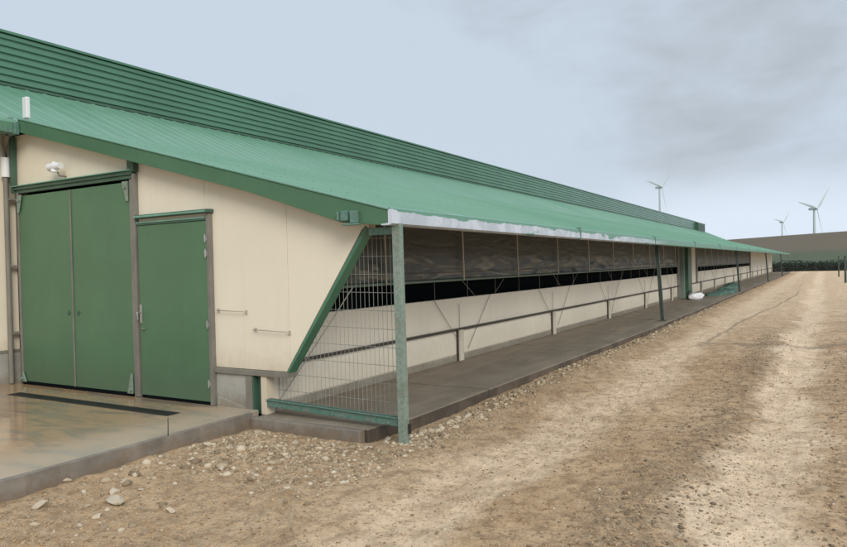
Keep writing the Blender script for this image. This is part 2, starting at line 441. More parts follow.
# ------------------------------------------------------------------ the barn
barn = empty('poultry_barn', (0, 0, 0))
tag(barn, 'long poultry barn with green metal roof, cream walls and open curtained veranda side', 'barn')
EX, EZ, SL = 1.85, 2.29, .268                     # eave line and slope of the veranda roof
KX = -4.5; KZ = EZ + SL * (EX - KX); CX = -7.3; CZ = KZ + .45 * (KX - CX)
def roof_z(x): return EZ + SL * (EX - x) if x > KX else KZ + .45 * (KX - x)
YE = 86.0
def rib_sheet(mb, x0, z0, x1, z1, y0, y1, pitch=.333, h=.02):
    """trapezoid sheet, ribs running from (x0,z0) down to (x1,z1)"""
    prof = []
    y = y0
    while y < y1 - .01:
        prof += [(y, 0), (y + pitch * .74, 0), (y + pitch * .81, h), (y + pitch * .93, h)]; y += pitch
    prof.append((y1, 0))
    L = math.hypot(x1 - x0, z1 - z0); nxn, nz = (z0 - z1) / L, (x1 - x0) / L
    for i in range(len(prof) - 1):
        (ya, ha), (yb, hb) = prof[i], prof[i + 1]
        vs = [(x0 + nxn * ha, ya, z0 + nz * ha), (x1 + nxn * ha, ya, z1 + nz * ha), (x1 + nxn * hb, yb, z1 + nz * hb), (x0 + nxn * hb, yb, z0 + nz * hb)]
        mb.add(vs, [(0, 1, 2, 3)])
b = MB()
rib_sheet(b, KX, KZ, EX + .03, roof_z(EX + .03), -.15, YE, h=.02)
rib_sheet(b, CX, CZ, KX - .0, KZ, -8.1, YE, h=.009)
# thin underside so the sheet has thickness
b.add([(KX, -.14, KZ - .012), (EX, -.14, EZ - .012), (EX, YE, EZ - .012), (KX, YE, KZ - .012)], [(0, 1, 2, 3)])
b.add([(CX, -8.1, CZ - .012), (KX, -8.1, KZ - .012), (KX, YE, KZ - .012), (CX, YE, CZ - .012)], [(0, 1, 2, 3)])
roof = b.build('roof', M['roof'], barn)
b = MB(); sl = math.atan(SL)
for row in (0.35, 1.5, 2.6, 3.7, 4.9):
    x = EX - row
    y = .05
    while y < 26:
        b.box(-.006, .006, -.006, .006, .014, .023, Matrix.Translation((x, y + .134, roof_z(x))) @ Matrix.Rotation(sl, 4, 'Y'))
        y += .333
scr = b.build('screw', M['dkgreen'], roof); tag(scr, kind='stuff')
b = MB(); b.prism([(KX, KZ - .06), (1.6, roof_z(1.6) - .06), (1.6, roof_z(1.6) - .10), (KX, KZ - .10)], 'y', -.03, YE - .1)  # added dark lining in place of shade under the roof sheet
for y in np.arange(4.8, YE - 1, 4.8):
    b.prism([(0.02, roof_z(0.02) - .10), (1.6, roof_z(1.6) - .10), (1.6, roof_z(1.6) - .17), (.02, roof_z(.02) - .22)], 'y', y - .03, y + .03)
b.build('shade_soffit', M['shade_soffit'], barn)
# rear half of the roof and closing walls
b = MB()
b.add([(-9.0, -8.1, 6.25), (-9.0, YE, 6.25), (-9.8, YE, 5.2), (-9.8, -8.1, 5.2)], [(0, 1, 2, 3)])
b.add([(-9.8, -8.1, 5.2), (-9.8, YE, 5.2), (-17, YE, 2.6), (-17, -8.1, 2.6)], [(0, 1, 2, 3)])
b.build('rear_roof', M['roof'], barn)
b = MB()
b.box(-17, -16.8, -8, YE - .1, 0, 2.62)
b.prism([(-16.8, 0), (-5.3, 0), (-5.3, 4.05), (-7.3, 5.15), (-9.8, 5.1), (-16.8, 2.55)], 'y', -8, -7.9)
b.prism([(-16.8, 0), (-.1, 0), (-.1, 2.7), (KX, KZ - .1), (-7.3, 5.1), (-9.8, 5.1), (-16.8, 2.55)], 'y', YE - .3, YE - .2)
b.each('rear_wall', M['cream'], barn)
# clerestory band: cladding ribs along the length
Z0, Z1 = CZ + .02, 6.19
b = MB(); n = 7; p = (Z1 - Z0) / n; prof = [(CX, Z0)]
for i in range(n):
    z = Z0 + i * p
    prof += [(CX, z + p * .22), (CX + .036, z + p * .34), (CX + .036, z + p * .88), (CX, z + p * 1.0)]
prof += [(CX - .3, Z1 + .02), (CX - .3, Z0)]
b.prism(prof, 'y', -8, 77.5)
cl = b.build('clerestory', M['clad'], barn)
b = MB(); b.box(CX - .02, CX + .075, -8.05, 77.6, Z1 + .004, Z1 + .05); b.box(-9.0, CX - .021, -8.05, YE, Z1 + .03, Z1 + .06)
b.build('ridge_cap', M['clad'], cl)
b = MB(); b.box(CX - .02, CX + .09, -8.05, 77.6, Z0 - .045, Z0 - .003); b.build('base_flashing', M['dkgreen'], cl)
b = MB(); b.box(CX - 1.0, CX + .35, 77.8, 82.6, CZ - .2, 6.1)
for z in np.arange(5.3, 6.0, .12): b.box(CX + .35, CX + .38, 77.9, 82.5, z, z + .05)
b.build('vent_box', M['dkgreen'], barn, bevel=.01)

# rake fascia on the gable
b = MB()
def rk(x): return roof_z(x)
b.prism([(KX + .02, rk(KX) + .03), (1.86, rk(1.86) + .032), (1.86, 2.165), (1.3, 2.225), (0, rk(0) - .145), (KX + .02, rk(KX) - .15)], 'y', -.20, -.153)
b.build('fascia', M['fascia'], barn, bevel=.004)
b = MB(); b.prism([(KX + .02, rk(KX) + .034), (1.88, rk(1.88) + .034), (1.88, rk(1.88) + .047), (KX + .02, rk(KX) + .047)], 'y', -.21, -.06)
b.build('edge_cap', M['roof'], barn)
# shadow gap lining under the fascia
b = MB(); b.prism([(KX, rk(KX) - .10), (1.5, rk(1.5) - .10), (1.5, rk(1.5) - .12), (KX, rk(KX) - .12)], 'y', -.152, -.01)
b.build('gable_soffit', M['dkgreen'], barn)
# bracket block at the low end of the rake
b = MB(); b.box(1.33, 1.42, -.26, -.203, 2.235, 2.335); b.box(1.44, 1.53, -.25, -.203, 2.21, 2.33); b.box(1.29, 1.32, -.27, -.203, 2.24, 2.33)
b.box(1.36, 1.55, -.27, -.203, 2.185, 2.207)
b.each('bracket', M['galv_green'], barn, .005)

# eave flashing along the veranda
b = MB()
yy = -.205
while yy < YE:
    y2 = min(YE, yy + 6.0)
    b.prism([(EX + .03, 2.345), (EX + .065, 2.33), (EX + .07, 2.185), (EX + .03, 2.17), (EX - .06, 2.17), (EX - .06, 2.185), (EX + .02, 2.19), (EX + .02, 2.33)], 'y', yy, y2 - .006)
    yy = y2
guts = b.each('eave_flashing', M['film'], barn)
b = MB()
for i, y in enumerate(np.arange(5.7, YE - .2, 6.0)):
    b = MB(); b.box(EX + .0, EX + .078, y - .02, y + .02, 2.164, 2.365); b.build('joint_clip', M['galv_green'], guts[i])
# pale top edge of the roof sheet over the flashing: crumpled film remnants
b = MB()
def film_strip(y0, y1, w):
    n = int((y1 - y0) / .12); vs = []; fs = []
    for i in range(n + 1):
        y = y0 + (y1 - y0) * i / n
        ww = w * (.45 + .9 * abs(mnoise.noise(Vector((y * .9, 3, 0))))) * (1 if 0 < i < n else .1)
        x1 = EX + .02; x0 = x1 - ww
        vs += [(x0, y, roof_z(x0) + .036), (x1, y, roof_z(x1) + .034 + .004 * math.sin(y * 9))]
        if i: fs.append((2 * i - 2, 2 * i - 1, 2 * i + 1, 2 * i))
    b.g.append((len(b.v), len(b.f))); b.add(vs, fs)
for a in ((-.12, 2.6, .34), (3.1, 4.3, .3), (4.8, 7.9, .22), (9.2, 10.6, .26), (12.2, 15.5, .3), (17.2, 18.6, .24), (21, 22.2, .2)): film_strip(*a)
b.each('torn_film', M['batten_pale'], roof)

# main roof eave gutter towards the camera, left of the gable
b = MB()
b.prism([(KX - .13, KZ - .16), (KX + .0, KZ - .16), (KX + .03, KZ - .02), (KX + .0, KZ + .03), (KX - .13, KZ + .05)], 'y', -8.1, -.22)
b.build('gutter', M['roof'], barn, bevel=.004)
b = MB(); b.box(KX - .12, KX + .07, -.27, -.205, KZ - .19, KZ - .02); b.box(KX - .2, KX + .02, -.38, -.268, KZ - .17, KZ - .10); b.box(KX - .05, KX - .02, -.3, -.24, KZ - .1, KZ + .06)
b.build('gutter_bracket', M['galv_green'], barn, bevel=.006)
b = MB(); b.box(KX + .0, KX + .11, -.12, -.06, KZ + .06, KZ + .37)
a = b.build('antenna_panel', M['white'], barn, bevel=.012)
b = MB(); b.tube([(KX + .055, -.09, KZ - .02), (KX + .055, -.09, KZ + .08)], .015); b.build('mount', M['steel'], a)

# gable wall: insulated panels with thin joints
zb = .62
def gp(name, poly): 
    b = MB(); b.prism(poly, 'y', 0, .12); return b.build(name, M['cream'], barn, bevel=.003)
top = lambda x: rk(x) - .125
gp('gable_panel', [(-4.93, .16), (-4.84, .16), (-4.84, 3.02), (-2.135, 3.02), (-2.135, top(-2.135)), (KX, top(KX)), (-4.93, top(KX) - .0)])
gp('gable_panel', [(-2.13, 2.3), (-.9, 2.3), (-.9, top(-.9)), (-2.13, top(-2.13))])
gp('gable_panel', [(-.895, 2.3), (-.74, 2.3), (-.74, zb), (.385, zb + .0), (.385, top(.385)), (-.895, top(-.895))][0:0] or [(-.895, 2.3), (-.795, 2.3), (-.795, zb), (.335, zb), (.385, zb + .075), (.385, top(.385)), (-.895, top(-.895))])
gp('gable_panel', [(.39, zb + .083), (1.415, 2.165), (1.50, 2.165), (1.50, top(1.5)), (.39, top(.39))])
# slanted green trim
b = MB(); dx, dz = 1.45 - .335, 2.19 - .6; L = math.hypot(dx, dz); ux, uz = dx / L, dz / L; w = .042
P0 = (.335, .60); P1 = (1.455, 2.19)
b.prism([P0, (P0[0] + w * uz, P0[1] - w * ux + .03), (P1[0] + w * uz, P1[1] - w * ux), P1], 'y', -.012, .13)
b.build('slanted_trim', M['edge'], barn, bevel=.003)
b = MB(); b.box(-.768, .37, -.035, .13, .555, .615); b.build('sill_trim', M['trim'], barn, bevel=.004)
# plinth under the panels, jamb, recess and corner strip
b = MB(); b.box(-.79, -.285, .0, .2, .0, .553); b.prism([(-.745, .0), (-.285, .0), (-.285, .18), (-.6, .25), (-.745, .27)], 'y', -.03, -.001); b.build('plinth', M['concrete'], barn, bevel=.006)
b = MB(); b.box(-.28, -.185, -.02, .18, .1, .553); b.build('jamb', M['jamb'], barn, bevel=.004)
b = MB(); b.box(-.183, -.05, .06, .12, .1, .553); b.box(-.183, -.165, -.01, .06, .1, .553); b.build('hatch', M['dkgreen'], barn, bevel=.003)
b = MB(); b.box(-.048, .035, -.015, .12, .115, .553); b.build('corner_strip', M['cream'], barn, bevel=.004)
# added black sheets paint the unlit interior behind everything
b = MB(); b.box(-5.0, -.6, .3, .32, .0, 2.6); b.box(-.62, -.6, .32, YE - .4, 0, 2.6); b.each('interior_dark_sheet', M['black'], barn)

# double door
b = MB(); b.box(-4.78, -3.515, -.045, -.003, .205, 2.95); d1 = b.build('door_leaf', M['door'], barn, bevel=.004)
b = MB(); b.box(-3.505, -2.235, -.045, -.003, .205, 2.95); d2 = b.build('door_leaf', M['door'], barn, bevel=.004)
for dd, x in ((d1, -3.62), (d2, -3.40)):
    b = MB(); b.box(x - .04, x + .04, -.056, -.048, 1.225, 1.24); b.box(x - .01, x + .01, -.0575, -.046, 1.20, 1.265); b.build('latch', M['dkgreen'], dd)
b = MB(); b.box(-3.522, -3.496, -.06, -.047, .205, 2.95); b.build('meeting_strip', M['jamb'], d2, bevel=.003)
b = MB(); b.box(-4.835, -4.785, -.06, -.001, .165, 3.0); b.build('door_jamb', M['jamb'], barn, bevel=.004)
b = MB(); b.box(-2.228, -2.17, -.055, -.001, .165, 2.98); b.build('door_jamb', M['jamb'], barn, bevel=.004)
b = MB()
b.box(-4.88, -2.15, -.08, -.001, 3.04, 3.085); b.box(-4.88, -2.15, -.055, -.001, 2.99, 3.038)
hd = b.build('header_beam', M['dkgreen'], barn, bevel=.004)
b = MB(); b.box(-4.9, -2.14, -.11, -.001, 3.087, 3.10); b.build('header_flashing', M['midgreen'], hd)
b = MB(); b.box(-4.80, -2.24, -.065, -.001, .168, .2); b.build('threshold_gap', M['black'], barn)
for x, s in ((-2.232, -1), (-4.785, 1)):     # triangular gussets at the head of the opening
    b = MB(); b.prism([(x, 2.96), (x + s * .12, 2.96), (x + s * .04, 2.70), (x, 2.70)], 'y', -.075, -.066)
    b.tube([(x + s * .05, -.10, 2.88), (x + s * .05, -.065, 2.88)], .022, 12)
    b.build('gusset', M['galv'], barn, bevel=.002)
for x, s in ((-2.235, -1), (-4.785, 1)):     # floor guides
    b = MB(); b.prism([(x, .2), (x + s * .11, .2), (x + s * .035, .46 if s < 0 else .34), (x, .46 if s < 0 else .34)], 'y', -.08, -.066)
    b.tube([(x + s * .03, -.11, .25), (x + s * .03, -.075, .25)], .022, 12)
    b.build('floor_guide', M['galv'], barn, bevel=.002)
b = MB(); b.box(-2.165, -2.115, -.065, -.001, .165, 3.05)
b.build('mullion', M['jamb'], barn, bevel=.004)
b = MB(); b.box(-2.225, -2.10, -.085, -.001, 3.07, top(-2.15) + .02); b.build('hanger_post', M['dkgreen'], barn, bevel=.004)
b = MB(); b.box(-4.905, -4.865, -.10, -.02, 3.0, 3.84); b.build('corner_post', M['dkgreen'], barn, bevel=.004)
# single door
b = MB(); b.box(-2.085, -.83, -.05, -.003, .2, 2.37); d3 = b.build('side_door', M['door'], barn, bevel=.004)
b = MB(); b.box(-.825, -.77, -.06, -.001, .165, 2.455)
b.build('door_jamb', M['jamb'], barn, bevel=.004)
b = MB(); b.box(-2.09, -.745, -.095, -.001, 2.462, 2.505); b.box(-2.09, -.845, -.06, -.001, 2.375, 2.40); h2 = b.build('door_header', M['dkgreen'], barn, bevel=.004)
b = MB(); b.box(-2.09, -.79, -.11, -.09, 2.47, 2.492); b.box(-2.09, -.845, -.07, -.0, 2.4, 2.415); b.build('header_flashing', M['midgreen'], h2)
b = MB(); b.box(-2.085, -.845, -.05, -.001, .167, .196); b.build('threshold_gap', M['black'], barn)
b = MB(); b.box(-2.075, -2.03, -.062, -.05, 1.12, 1.36); b.tube([(-2.05, -.06, 1.26), (-2.05, -.115, 1.26), (-2.05, -.115, 1.17)], .011, 8); b.tube([(-2.04, -.06, 1.05), (-1.97, -.075, 1.05)], .009, 8)
b.build('handle', M['steel'], d3, bevel=.002)
for z in (2.16, 1.98, 1.13, .42):
    b = MB(); b.tube([(-.835, -.068, z - .05), (-.835, -.068, z + .05)], .009, 10); b.box(-.86, -.815, -.064, -.05, z - .03, z + .03)
    b.build('hinge', M['steel'], d3, bevel=.002)
# hook bars
for x0, x1, z0, z1 in ((-.70, -.25, 1.30, 1.29), (-.11, .40, 1.085, 1.07)):
    b = MB(); b.tube([(x0, -.012, z0 + .0), (x0, -.05, z0), (x1, -.05, z1), (x1, -.01, z1 - .03)], .006, 8)
    b.box(x1 - .013, x1 + .013, -.012, -.001, z1 - .035, z1 + .012); b.box(x0 - .013, x0 + .013, -.012, -.001, z0 - .025, z0 + .02)
    b.build('hook_bar', M['hook'], barn)
# wall lamp above the double door
b = MB(); b.tube([(-3.66, -.002, 3.15), (-3.66, -.10, 3.15), (-3.68, -.14, 3.24)], .012, 8); lp = b.build('wall_lamp', M['jamb'], barn)
b = MB(); b.tube([(-3.80, -.16, 3.27), (-3.74, -.16, 3.275), (-3.60, -.14, 3.28), (-3.57, -.14, 3.28)], .055, 14, .045); b.tube([(-3.70, -.15, 3.20), (-3.70, -.15, 3.34)], .05, 12, .03)
b.build('lamp_head', M['white'], lp)
# corner downpipe
b = MB(); b.tube([(-4.965, -.13, .17), (-4.965, -.13, 3.24)], .036, 12); b.tube([(-4.965, -.13, 3.52), (-4.965, -.13, 3.72), (-4.75, -.2, KZ - .15)], .036, 12)
dp = b.build('downpipe', M['trim'], barn)
b = MB(); b.tube([(-4.965, -.13, 3.24), (-4.965, -.13, 3.27), (-4.965, -.13, 3.50), (-4.965, -.13, 3.53)], .062, 16); b.build('pipe_collar', M['white'], dp)
b = MB()
for z in (.9, 1.9, 2.9): b.box(-5.01, -4.92, -.12, -.0, z, z + .03)
b.each('pipe_clip', M['jamb'], dp)
# main side wall running back towards the camera
b = MB(); b.box(-5.17, -5.05, -8, .05, .66, 4.0); b.build('side_wall', M['cream'], barn)
b = MB(); b.box(-5.17, -5.03, -8, .05, .62, .657); b.build('sill_trim', M['trim'], barn)
b = MB(); b.box(-5.2, -5.04, -8, .05, .0, .618); b.build('plinth', M['concrete'], barn)

# ---- veranda side wall
YL = YE - .4
b = MB(); b.box(-.08, .018, .125, YL, .0, .215); b.build('plinth', M['concrete'], barn, bevel=.006)
b = MB()
y = .125
while y < YL:                                     # lower wall panels with joints
    y2 = min(YL, y + 1.2); b.box(-.08, 0, y, y2 - .004, .217, 1.20); y = y2
b.each('wall_panel', M['cream_low'], barn)
sec = [(.125, 25.2, 1.52), (30.4, 57.5, 1.45)]
b = MB()                                           # closed parts above the lower wall
b.box(-.08, 0, 26.9, 30.35, 1.203, 2.7); b.box(-.08, -.002, 58.6, YL, 1.203, 2.7)
b.each('upper_wall', M['cream_low'], barn)
for y0, y1, zt in sec:
    # black sheet painting the unlit interior behind the strip
    b = MB(); b.box(-.30, -.22, y0, y1, 1.0, 2.72); b.build('opening_dark', M['black'], barn)
    # fine bird net across the opening
    b = MB()
    for yy in np.arange(y0 + .3, y1, 1.2): b.tube([(-.03, yy, 1.203), (-.03, yy, zt)], .006, 5, cap=False)
    b.each('net_stay', M['trim'], barn)
    # curtain, crumpled in its lower half
    ny_, nz_ = int((y1 - y0) / (.05 if y0 < 1 else .12)), 26
    vs = []; fs = []
    for j in range(nz_ + 1):
        z = zt + .03 + (2.66 - zt) * j / nz_
        for i in range(ny_ + 1):
            yv = y0 + (y1 - y0) * i / ny_
            sag = abs(((yv - y0) / 2.45) % 1 - .5) * 2
            k = max(0, 1 - (z - zt) / .5)
            dn = mnoise.noise(Vector((yv * 1.3, z * 6 + sag * 1.5, 0))) + .35 * mnoise.noise(Vector((yv * 3, z * 11 + sag * 2, 4)))
            vs.append((.012 + .035 * k * (dn + .3), yv, z))
    for j in range(nz_):
        for i in range(ny_):
            a0 = j * (ny_ + 1) + i; fs.append((a0, a0 + 1, a0 + ny_ + 2, a0 + ny_ + 1))
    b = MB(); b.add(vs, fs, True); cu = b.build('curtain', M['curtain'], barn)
    b = MB(); b.tube([(.03, y0, zt), (.03, y1, zt)], .024, 8); b.build('batten', M['batten'], cu)
    b = MB(); b.tube([(.04, y0, zt + .13), (.04, y1, zt + .13)], .008, 6); b.build('hem_cord', M['trim'], cu)
    yy = y0 + 2.3
    while yy < y1 - .3:
        b = MB(); b.tube([(.085, yy, zt - .01), (.07, yy, 2.55)], .016, 6); b.build('guide_rod', M['cord'], cu); yy += 2.45
# rail, posts and pop-hole flaps with pull cords
b = MB()
for y0, y1 in ((.14, 25.4), (26.8, YL)):
    b.box(.03, .085, y0, y1, .655, .685); b.box(.012, .03, y0, y1, .64, .655)
b.build('rail', M['brownrail'], barn, bevel=.004)
posts = [4.75 + 4.72 * k for k in range(5)] + [31.5 + 4.75 * k for k in range(12)]
for yp in posts:
    if yp > YL: break
    b = MB(); b.box(.02, .085, yp - .07, yp + .07, .12, .652); rp = b.build('rail_post', M['railpost'], barn, bevel=.004)
    b = MB(); b.box(.0205, .055, yp - .085, yp - .0705, .12, .652); b.build('edge_strip', M['brownrail'], rp)
flaps = [.14] + posts
for i, ya in enumerate(flaps):
    yb = flaps[i + 1] if i + 1 < len(flaps) else YL
    if ya < 25 < yb: yb = 25.1
    b = MB(); b.box(.004, .018, ya + .09, yb - .09, .235, .635); b.build('pop_hole_flap', M['cream_low'], barn, bevel=.003)
for yp in posts:
    if yp > YL - 2: break
    b = MB()
    b.tube([(.03, yp - .85, 1.2), (.05, yp - .1, .5)], .005, 5); b.tube([(.03, yp + 1.3, 1.2), (.05, yp + .3, .3)], .005, 5); b.tube([(.03, yp + .02, .68), (.03, yp + .02, 1.1)], .005, 5)
    b.each('pull_cord', M['trim'], barn)
    b = MB()
    for s in (-1, 1):
        b.tube([(-.03, yp + s * .9 + 1.2, 1.48), (-.03, yp + s * .45 + 1.2, 1.22)], .003, 5)
    b.each('stay_wire', M['cord'], barn)
# pillar between the two curtained sections
b = MB(); b.box(.0, .05, 25.15, 25.7, .12, 2.6); b.build('pilaster', M['jamb'], barn, bevel=.004)
b = MB(); b.box(.0, .34, 25.95, 26.85, .12, 2.55); pl = b.build('door_box', M['dkgreen'], barn, bevel=.006)
b = MB(); b.box(-.0, .2, 25.72, 25.94, .12, 2.55); b.build('frame_strip', M['galv'], pl, bevel=.004)
b = MB(); b.box(.002, .06, 30.1, 30.35, .65, 2.6); b.build('pilaster', M['jamb'], barn, bevel=.004)
b = MB(); b.box(.002, .06, 57.6, 58.5, .12, 2.6); b.build('pilaster', M['jamb'], barn, bevel=.004)

# posts carrying the veranda roof
def rolled_post(name, mat, x, y, h, lean, wx=.085, wy=.06):
    b = MB()
    b.prism([(-wx / 2, -wy / 2), (wx / 2, -wy / 2), (wx / 2, wy / 2), (wx / 2 - .02, wy / 2), (wx / 2 - .02, -wy / 2 + .012), (-wx / 2 + .02, -wy / 2 + .012), (-wx / 2 + .02, wy / 2), (-wx / 2, wy / 2)], 'z', -.12, h)
    b.v = [(vx + x - lean * max(0, vz) / h, vy + y, vz) for vx, vy, vz in b.v]
    return b.build(name, mat, barn, bevel=.003)
p1 = rolled_post('veranda_post', M['galv'], 1.90, -.055, 2.19, .02, .095, .06)
b = MB()
for z in np.arange(.12, 2.1, .075):
    b.box(1.90 - .005 - .02 * z / 2.2, 1.90 + .005 - .02 * z / 2.2, -.0865, -.0855, z, z + .018)
b.build('slot_row', M['trim'], p1)
b = MB(); b.box(1.935, 1.945, -.05, -.02, .02, .2); b.box(1.945, 1.958, -.05, -.01, .1, .2); b.build('base_clip', M['grate'], p1)
for xx, yy in ((1.66, 13.73), (1.76, 32.2), (1.86, 50.5), (1.92, 68.5)):
    pp = rolled_post('veranda_post', M['post'], xx, yy, 2.24, .13, .09, .08)
    b = MB(); b.box(xx - .08, xx + .08, yy - .07, yy + .07, .09, .135); b.build('base_plate', M['post'], pp)

# ------------------------------------------------------------------ welded mesh closing the veranda end
mf = empty('mesh_fence', (.07, 0, .1)); tag(mf, 'welded wire mesh panel closing the veranda end between slanted wall and galvanised post', 'mesh fence')
loc = (.07, 0, .1)
def MFB(b, name, mat, parent=mf, bevel=0):
    b.v = [(v[0] - .07, v[1], v[2] - .1) for v in b.v]
    return b.build(name, mat, parent, bevel)
b = MB(); rail_z = lambda x: .27 - .028 * x
for i, x in enumerate(np.arange(.09, 1.80, .056)):
    b.tube([(x, .145, rail_z(x)), (x, .145, 2.16)], .0028, 4, cap=False)
for z in np.arange(.38, 2.15, .19):
    b.tube([(.07, .148, z), (1.80, .148, z - .03)], .003, 4, cap=False)
MFB(b, 'wire_mesh', M['wire'])
b = MB(); b.prism([(.05, .215), (1.85, .155), (1.85, .245), (.05, .30)], 'y', -.02, .02); b.prism([(.05, .29), (1.85, .235), (1.85, .245), (.05, .30)], 'y', -.045, .045)
br = MFB(b, 'bottom_rail', M['galv_green'], bevel=.003)
b = MB()
for x in (.25, .62, .98, 1.1, 1.45, 1.7): b.tube([(x, -.02, .235 - .03 * x), (x, -.035, .235 - .03 * x)], .012, 8)
b.v = [(v[0] - .07, v[1], v[2] - .1) for v in b.v]; b.each('bolt', M['steel'], br)
b = MB(); b.box(1.50, 1.85, -.01, .03, 2.09, 2.165); MFB(b, 'top_rail', M['galv_green'], bevel=.003)
b = MB(); b.tube([(.07, .13, .23), (.5, .135, .74), (.93, .14, 1.26), (1.17, .14, 1.55)], .006, 6); MFB(b, 'brace_wire', M['wire'])

# ------------------------------------------------------------------ drain channel in the apron
b = MB(); b.box(-4.05, -.82, -.69, -.672, .12, .166); b.box(-4.05, -.82, -.528, -.51, .12, .166)
b.box(-4.05, -4.03, -.672, -.528, .12, .166); b.box(-.84, -.82, -.672, -.528, .12, .166)
dr = empty('drain_channel', (-2.4, -.6, .16)); tag(dr, 'long black slotted drain grate set in the wet concrete in front of the green doors', 'drain')
def at0(b, l): b.v = [(v[0] - l[0], v[1] - l[1], v[2] - l[2]) for v in b.v]; return b
at0(b, (-2.4, -.6, .16)).build('frame', M['grate'], dr)
b = MB()
for x in np.arange(-4.02, -.85, .035): b.box(x, x + .016, -.671, -.529, .15, .1645)
b.box(-4.03, -.84, -.671, -.529, .1601, .1612)
at0(b, (-2.4, -.6, .16)).build('grate', M['grate'], dr)

# ------------------------------------------------------------------ sack and netting on the veranda floor
def lump(name, mat, loc, size, seed, sub=3, amp=.25, fs=2.2):
    bm = bmesh.new(); bmesh.ops.create_icosphere(bm, subdivisions=sub, radius=1)
    for v in bm.verts:
        d = mnoise.fractal(v.co * fs + Vector((seed, seed * .7, 0)), 1, 2, 4)
        v.co *= 1 + amp * d
        if v.co.z < 0: v.co.z *= .35
        v.co = Vector((v.co.x * size[0], v.co.y * size[1], v.co.z * size[2]))
    me = bpy.data.meshes.new(name); bm.to_mesh(me); bm.free(); me.materials.append(mat)
    me.polygons.foreach_set('use_smooth', [sub > 2] * len(me.polygons))
    o = bpy.data.objects.new(name, me); COL.objects.link(o); o.location = loc; return o
o = lump('sack', M['sack'], (.86, 24.5, .24), (.16, .42, .20), 3.1); o.rotation_euler = (.1, .75, -.5)
tag(o, 'crumpled white sack leaning on the veranda floor by the dark door box', 'sack')
o = lump('sack', M['post'], (.52, 25.0, .2), (.14, .2, .26), 8.1)
tag(o, 'small black bag behind the white sack on the veranda floor', 'bag')
# netting: long heap built as a lofted, folded ridge
def net_heap(name, x, y0, y1, w, h, seed):
    vs = []; fs = []; n, mm = 60, 14
    for i in range(n + 1):
        t = i / n; y = y0 + (y1 - y0) * t
        env = min(1, 5 * t, 5 * (1 - t)) ** .5 if 0 < t < 1 else .02
        for j in range(mm + 1):
            a = math.pi * j / mm
            r = 1 + .35 * mnoise.noise(Vector((math.cos(a) * 1.5, y * 1.3, seed))) + .2 * mnoise.noise(Vector((a * 4, y * 3, seed)))
            vs.append((x + .25 * math.sin(y * .6 + seed) + w * env * r * math.cos(a), y, .122 + h * env * r * math.sin(a) ** .8 if 0 < j < mm else .122))
    for i in range(n):
        for j in range(mm):
            q0 = i * (mm + 1) + j; fs.append((q0, q0 + 1, q0 + mm + 2, q0 + mm + 1))
    b = MB(); b.add(vs, fs, True); return b.build(name, M['net'], None, loc=(x, (y0 + y1) / 2, .122))
o = net_heap('netting', 1.05, 27.2, 33.5, .38, .17, 2.0); tag(o, 'long heap of green netting lying on the veranda floor beyond the white sack', 'netting')
o = net_heap('netting', .7, 33.0, 43.0, .30, .22, 5.0); tag(o, 'farther low roll of green netting lying against the rail posts', 'netting')

# ------------------------------------------------------------------ stones
def stone(x, y, s, seed, flat=.55, mat='stone'):
    s *= 1.25
    bm = bmesh.new(); bmesh.ops.create_icosphere(bm, subdivisions=2, radius=1)
    rr = random.Random(seed)
    a, c = rr.uniform(.75, 1.3), rr.uniform(.6, 1.0)
    planes = [(Vector((rr.uniform(-1, 1), rr.uniform(-1, 1), rr.uniform(-.6, 1))).normalized(), rr.uniform(.35, .7)) for _ in range(11)]
    for v in bm.verts:
        for nrm, dd in planes:
            e = v.co.dot(nrm) - dd
            if e > 0: v.co -= nrm * e
        v.co *= 1 + .10 * mnoise.noise(v.co * 2.5 + Vector((seed, 0, 0)))
        v.co = Vector((v.co.x * a * s, v.co.y * c * s, v.co.z * flat * s))
    me = bpy.data.meshes.new('stone'); bm.to_mesh(me); bm.free(); me.materials.append(M[mat])
    o = bpy.data.objects.new('stone', me); COL.objects.link(o)
    z = float(ground_z(x, y)); o.location = (x, y, z + s * flat * .35); o.rotation_euler = (rr.uniform(-.2, .2), rr.uniform(-.2, .2), rr.uniform(0, 6.3))
    return o
named = [
    (.36, -2.82, .070, 'pale flat stone lowest in the dirt near the left edge of the photo'),
    (.83, -2.50, .075, 'largest pale stone in the cluster of rubble below the apron edge'),
    (.60, -2.36, .060, 'pale stone touching the left side of the largest stone in the rubble cluster'),
    (-.01, -2.35, .050, 'pale stone close under the kerb edge at the far left of the apron'),
    (1.36, -2.43, .045, 'lone stone in open dirt to the right of the rubble cluster'),
    (.10, -.96, .045, 'pale stone lying by the apron edge about halfway to the corner'),
    (.92, -.55, .065, 'pale oblong stone in the dirt in front of the mesh fence kerb'),
    (.22, -.36, .05, 'pale stone against the kerb where apron and veranda floor meet'),
    (.42, -.95, .05, 'whitish flat stone in front of the corner of the apron'),
    (1.30, -.42, .055, 'pale stone at the right end of the kerb below the mesh fence'),
    (.95, -1.55, .055, 'stone with a dark damp side in the gravelly patch before the fence'),
]
for i, (x, y, s, lab) in enumerate(named):
    tag(stone(x, y, s, i + 1), lab, 'stone', 'pale stones lying in front of the barn')
